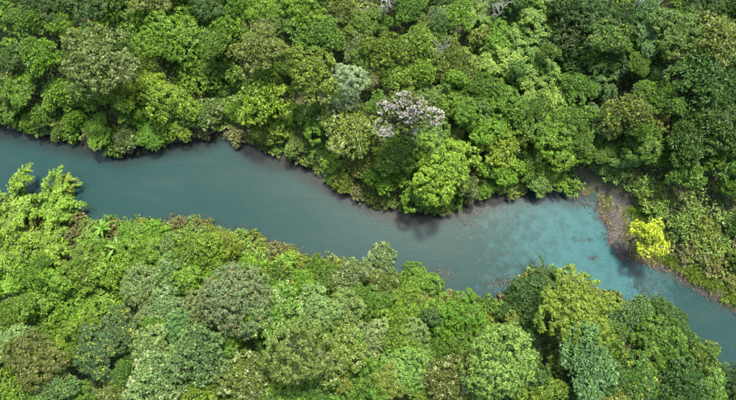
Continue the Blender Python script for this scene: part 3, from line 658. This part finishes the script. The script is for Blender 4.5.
# ------------------------------------------------------------------ banana plants
def banana_leaf(seed, L):
    rng = np.random.default_rng(seed); n = 12; t = np.linspace(0, 1, n)
    w = 0.20*L*np.sin(np.pi*np.clip(t*0.92+0.06, 0, 1))**0.6*(t > 0.10)+0.02
    mid = np.stack([L*0.86*t, 0*t, L*(0.55*t-0.62*t*t)], 1)
    wob = 0.03*L*np.sin(t*17+rng.random()*6)
    l = mid+np.stack([0*t, w*0.5, 0.35*w+wob*0.3], 1); r = mid+np.stack([0*t, -w*0.5, 0.35*w-wob*0.3], 1)
    V = np.concatenate([l, mid, r]); F = []
    for i in range(n-1):
        F.append((i, i+n, i+n+1, i+1)); F.append((i+n, i+2*n, i+2*n+1, i+n+1))
    return mesh_np('leaf', V, F, M_LEAF, np.repeat(0.15, len(V)), smooth=True)
BL = [banana_leaf(i, 1.9+0.25*i) for i in range(3)]
tb = Tubes(); tb.add(np.array([(0,0,0),(0,0.02,0.8),(0.02,0,1.7),(0,0,2.2)]), (0.15,0.13,0.10,0.05), 8); BST = tb.mesh('stem', M_CULM)
brng = np.random.default_rng(9)
for (x, y, lab, n, sc, hh) in ((100,228,'banana plant with star-shaped long leaves right at the near water edge',8,0.6,1.5),(120,248,'banana plant with upright leaves amid bushes, second inland from the water edge',6,0.72,2.6),
        (107,264,'banana plant with one yellowing leaf amid the near bank bushes',6,0.75,3.0),(54,280,'banana plant with flat drooping leaves above the saturated green creeper thicket',6,0.85,3.2)):
    wx_, wy_ = ground_pt(x, y, hh+0.8); t = thing('banana_plant', lab, 'banana plant', (wx_, wy_, max(0.1, float(tz(wx_, wy_)))-0.05), brng.random()*6, 'banana plants on the near bank')
    obj('stem', BST, t, (0,0,0), (1,1,hh/2.2))
    for i in range(n):
        o = obj('leaf', BL[i % 3], t, (0,0,hh-0.1), (sc,)*3, (0.34,0.34,0.05) if (i == 0 and y > 260) else (0.095,0.20,0.022))
        o.rotation_euler = (0, -math.radians(brng.uniform(-5, 30)), i*6.283/n+brng.normal()*0.2)

# ------------------------------------------------------------------ bare dead trees
SN = [snag_mesh(i) for i in (3, 8, 13)]
for i, (x, y, lab, h0) in enumerate(((384,6,'bare bleached dead tree at the top edge left of centre',5.5),(437,58,'bare grey dead branches beside the lime-crowned group above the blossom',5.5),(639,2,'bare bleached dead tree at the top edge on the right',6.0),(610,68,'grey dead branches lying among the dark vines at upper right',1.0),(495,22,'bare grey twigs sticking out of the feathery bamboo grove',3.5),(478,376,'bare forked trunk showing in the side of the biggest grey-green dome',3.5))):
    wx_, wy_ = ground_pt(x, y, h0+2); t = thing('dead_tree', lab, 'dead tree', (wx_, wy_, float(tz(wx_, wy_))-0.05), i*1.3, 'bare dead trees')
    tb = Tubes(); tb.add(np.array([(0,0,0),(0.05,0,h0/2),(0,0,h0+0.1)]), (0.2,0.16,0.12), 7); obj('trunk', tb.mesh('trunk', M_PALEBARK), t)
    obj('branches', SN[i % 3].mesh('branches', M_PALEBARK), t, (0,0,h0), (0.8,0.8,0.8) if i != 1 else (0.6,0.6,0.8))

# ------------------------------------------------------------------ uncounted ground cover
def stuff(name, lv, mat, label):
    o = obj(name, lv.mesh(name, mat)); o['kind'] = 'stuff'; o['label'] = label; return o
urng = np.random.default_rng(31)
lv = Leaves(); n = 36000
x = urng.uniform(-52, 52, n); y = urng.uniform(-36, 40, n); d = sdf(x, y); md = mud_at(x, y); keep = (d > 0.5) & (md > 1.0); x = x[keep]; y = y[keep]
hgt = 0.15+2.3*urng.random(len(x))**1.3*sstep(0.3, 5.0, sdf(x, y))*(0.3+1.2*fbm(x*0.35, y*0.35))
base = np.stack([x, y, tz(x, y)], 1)
for q in range(9):
    k = len(x); dd = randdir(urng, k); dd[:,2] = np.abs(dd[:,2])*0.5; P = base+UP*hgt[:,None]*urng.random((k,1))+dd*0.15
    lv.add(P, UP+0.5*randdir(urng, k), dd, 0.28*(0.6+0.9*urng.random(k)), 0.14*(0.6+0.9*urng.random(k)), urng.random(k)*0.7)
stuff('undergrowth', lv, M_UNDER, 'low green undergrowth covering the forest floor')
def blades(name, poly, n, L, mat, label, seed):
    rng = np.random.default_rng(seed); P2 = np.stack(ground_pt(*np.array(poly).T), 1); lo = P2.min(0); hi = P2.max(0)
    x = rng.uniform(lo[0], hi[0], n); y = rng.uniform(lo[1], hi[1], n); s = poly_sd(x, y, P2)
    keep = (s < -0.9*(fbm(x*0.8, y*0.8)-0.1)) & (tz(x, y) > 0.0) & (fbm(x*0.6+9, y*0.6) > 0.36); x = x[keep]; y = y[keep]; k = len(x)
    A = nrm(np.stack([rng.normal(size=k)*0.6, rng.normal(size=k)*0.6, np.ones(k)], 1)); lv = Leaves()
    lv.add(np.stack([x, y, tz(x, y)-0.02], 1), randdir(rng, k)+0.01, A, L*(0.5+0.8*rng.random(k)), 0.045, rng.random(k), 0.05, 0.35)
    stuff(name, lv, mat, label)
blades('grass', [(622,192),(655,200),(690,222),(720,258),(740,280),(740,310),(715,300),(690,282),(660,262),(638,246),(628,222)], 110000, 0.6, M_GRASS, 'bright green grass on the right bank beyond the mudflat', 4)
blades('mud_plants', [(575,178),(604,188),(634,205),(655,228),(690,262),(736,302),(700,288),(664,268),(636,258),(622,240),(610,215),(588,196)], 30000, 0.35, M_GRASS, 'thin green shoots scattered over the mudflat', 14)
blades('dry_grass', [(560,180),(600,190),(632,205),(640,226),(626,250),(612,238),(600,215),(575,196)], 9000, 0.4, M_DRYGRASS, 'tan dead grass tufts around the mudflat', 6)
blades('reeds', [(640,232),(668,250),(700,276),(725,298),(700,290),(670,276),(640,262),(622,258)], 16000, 0.45, M_DRYGRASS, 'dry straw-coloured reeds below the yellow tree', 8)
# dead twigs tangled along the waterlines
trng = np.random.default_rng(12); tb = Tubes()
for P, sgn in ((northW, 1), (southW, -1)):
    for (x, y) in along(P, 0.05):
        px, py = to_px(x, y, 0)
        if not (-10 < px < 746): continue
        a = trng.random()*6.28; L = trng.uniform(0.25, 0.9); o = trng.normal()*0.35+0.1
        if sgn > 0 and px > 575: o = abs(o)
        p = np.array((x+trng.normal()*0.2, y+sgn*o, max(0.0, float(tz(x, y+sgn*o)))+0.02)); e = p+np.array((math.cos(a), math.sin(a), trng.uniform(-0.05, 0.7)))*L
        tb.add(np.array([p, (p+e)/2+trng.normal(size=3)*0.06, e]), np.array((0.018,0.014,0.006)), 4)
for i in range(420):
    px = trng.uniform(575, 720); py = 196+(px-575)*0.72+trng.normal()*9; X, Y = ground_pt(px, py, 0)
    if mud_at(X, Y) > 0.6: continue
    L = trng.uniform(0.15, 0.8)*(2.2 if i % 40 == 0 else 1); a = trng.random()*6.28; p = np.array((X, Y, max(0.0, float(tz(X, Y)))+0.03)); e = p+np.array((math.cos(a)*L, math.sin(a)*L, trng.uniform(0, 0.15)))
    tb.add(np.array([p, (p+e)/2+trng.normal(size=3)*0.03, e]), np.array((0.02,0.016,0.008))*(2.2 if i % 40 == 0 else 1), 4)
o = obj('dead_twigs', tb.mesh('dead_twigs', M_TWIG)); o['kind'] = 'stuff'; o['label'] = 'brown dead twigs and debris tangled along the waterlines'
# leaves afloat
lv = Leaves(); frng = np.random.default_rng(77); n = 3600
x = frng.uniform(500, 740, n); y = frng.uniform(195, 360, n); X, Y = ground_pt(x, y, 0)
den = np.where((x > 640), sstep(0.42, 0.58, fbm(X*0.35, Y*0.35))*0.55+0.05, sstep(0.52, 0.7, fbm(X*0.5+3, Y*0.5))*0.35+0.015)
keep = (sdf(X, Y) < -0.1) & (frng.random(n) < den); X = X[keep]; Y = Y[keep]; k = len(X)
a = frng.random(k)*6.28
lv.add(np.stack([X, Y, np.full(k, 0.012)], 1), UP+0.05*randdir(frng, k), np.stack([np.cos(a), np.sin(a), 0*a], 1), 0.16*(0.5+0.9*frng.random(k)), 0.10*(0.5+0.9*frng.random(k)), frng.random(k)*0.6, 0.02, 0.0)
for (cx, cy, n_, sp) in ((443,273,260,0.6),(497,284,300,0.8),(515,282,260,0.8),(648,290,240,0.9),(656,300,160,0.8),(593,258,60,0.3),(590,240,50,0.3),(228,133,320,0.7),(430,224,90,0.4),(466,224,80,0.4),(535,269,260,0.8),(575,240,40,0.3),(84,212,120,0.5),(300,254,120,0.7)):
    X0, Y0 = ground_pt(cx, cy, 0); X = X0+frng.normal(size=n_)*sp; Y = Y0+frng.normal(size=n_)*sp*0.6; a = frng.random(n_)*6.28
    lv.add(np.stack([X, Y, np.full(n_, 0.02)+0.02*frng.random(n_)], 1), UP+0.3*randdir(frng, n_), np.stack([np.cos(a), np.sin(a), 0*a], 1), 0.05+0.18*frng.random(n_), 0.03+0.05*frng.random(n_), frng.random(n_)*0.4, 0.02, 0.0)
stuff('floating_leaves', lv, M_FLOAT, 'brown and green leaves floating on the water at the right')
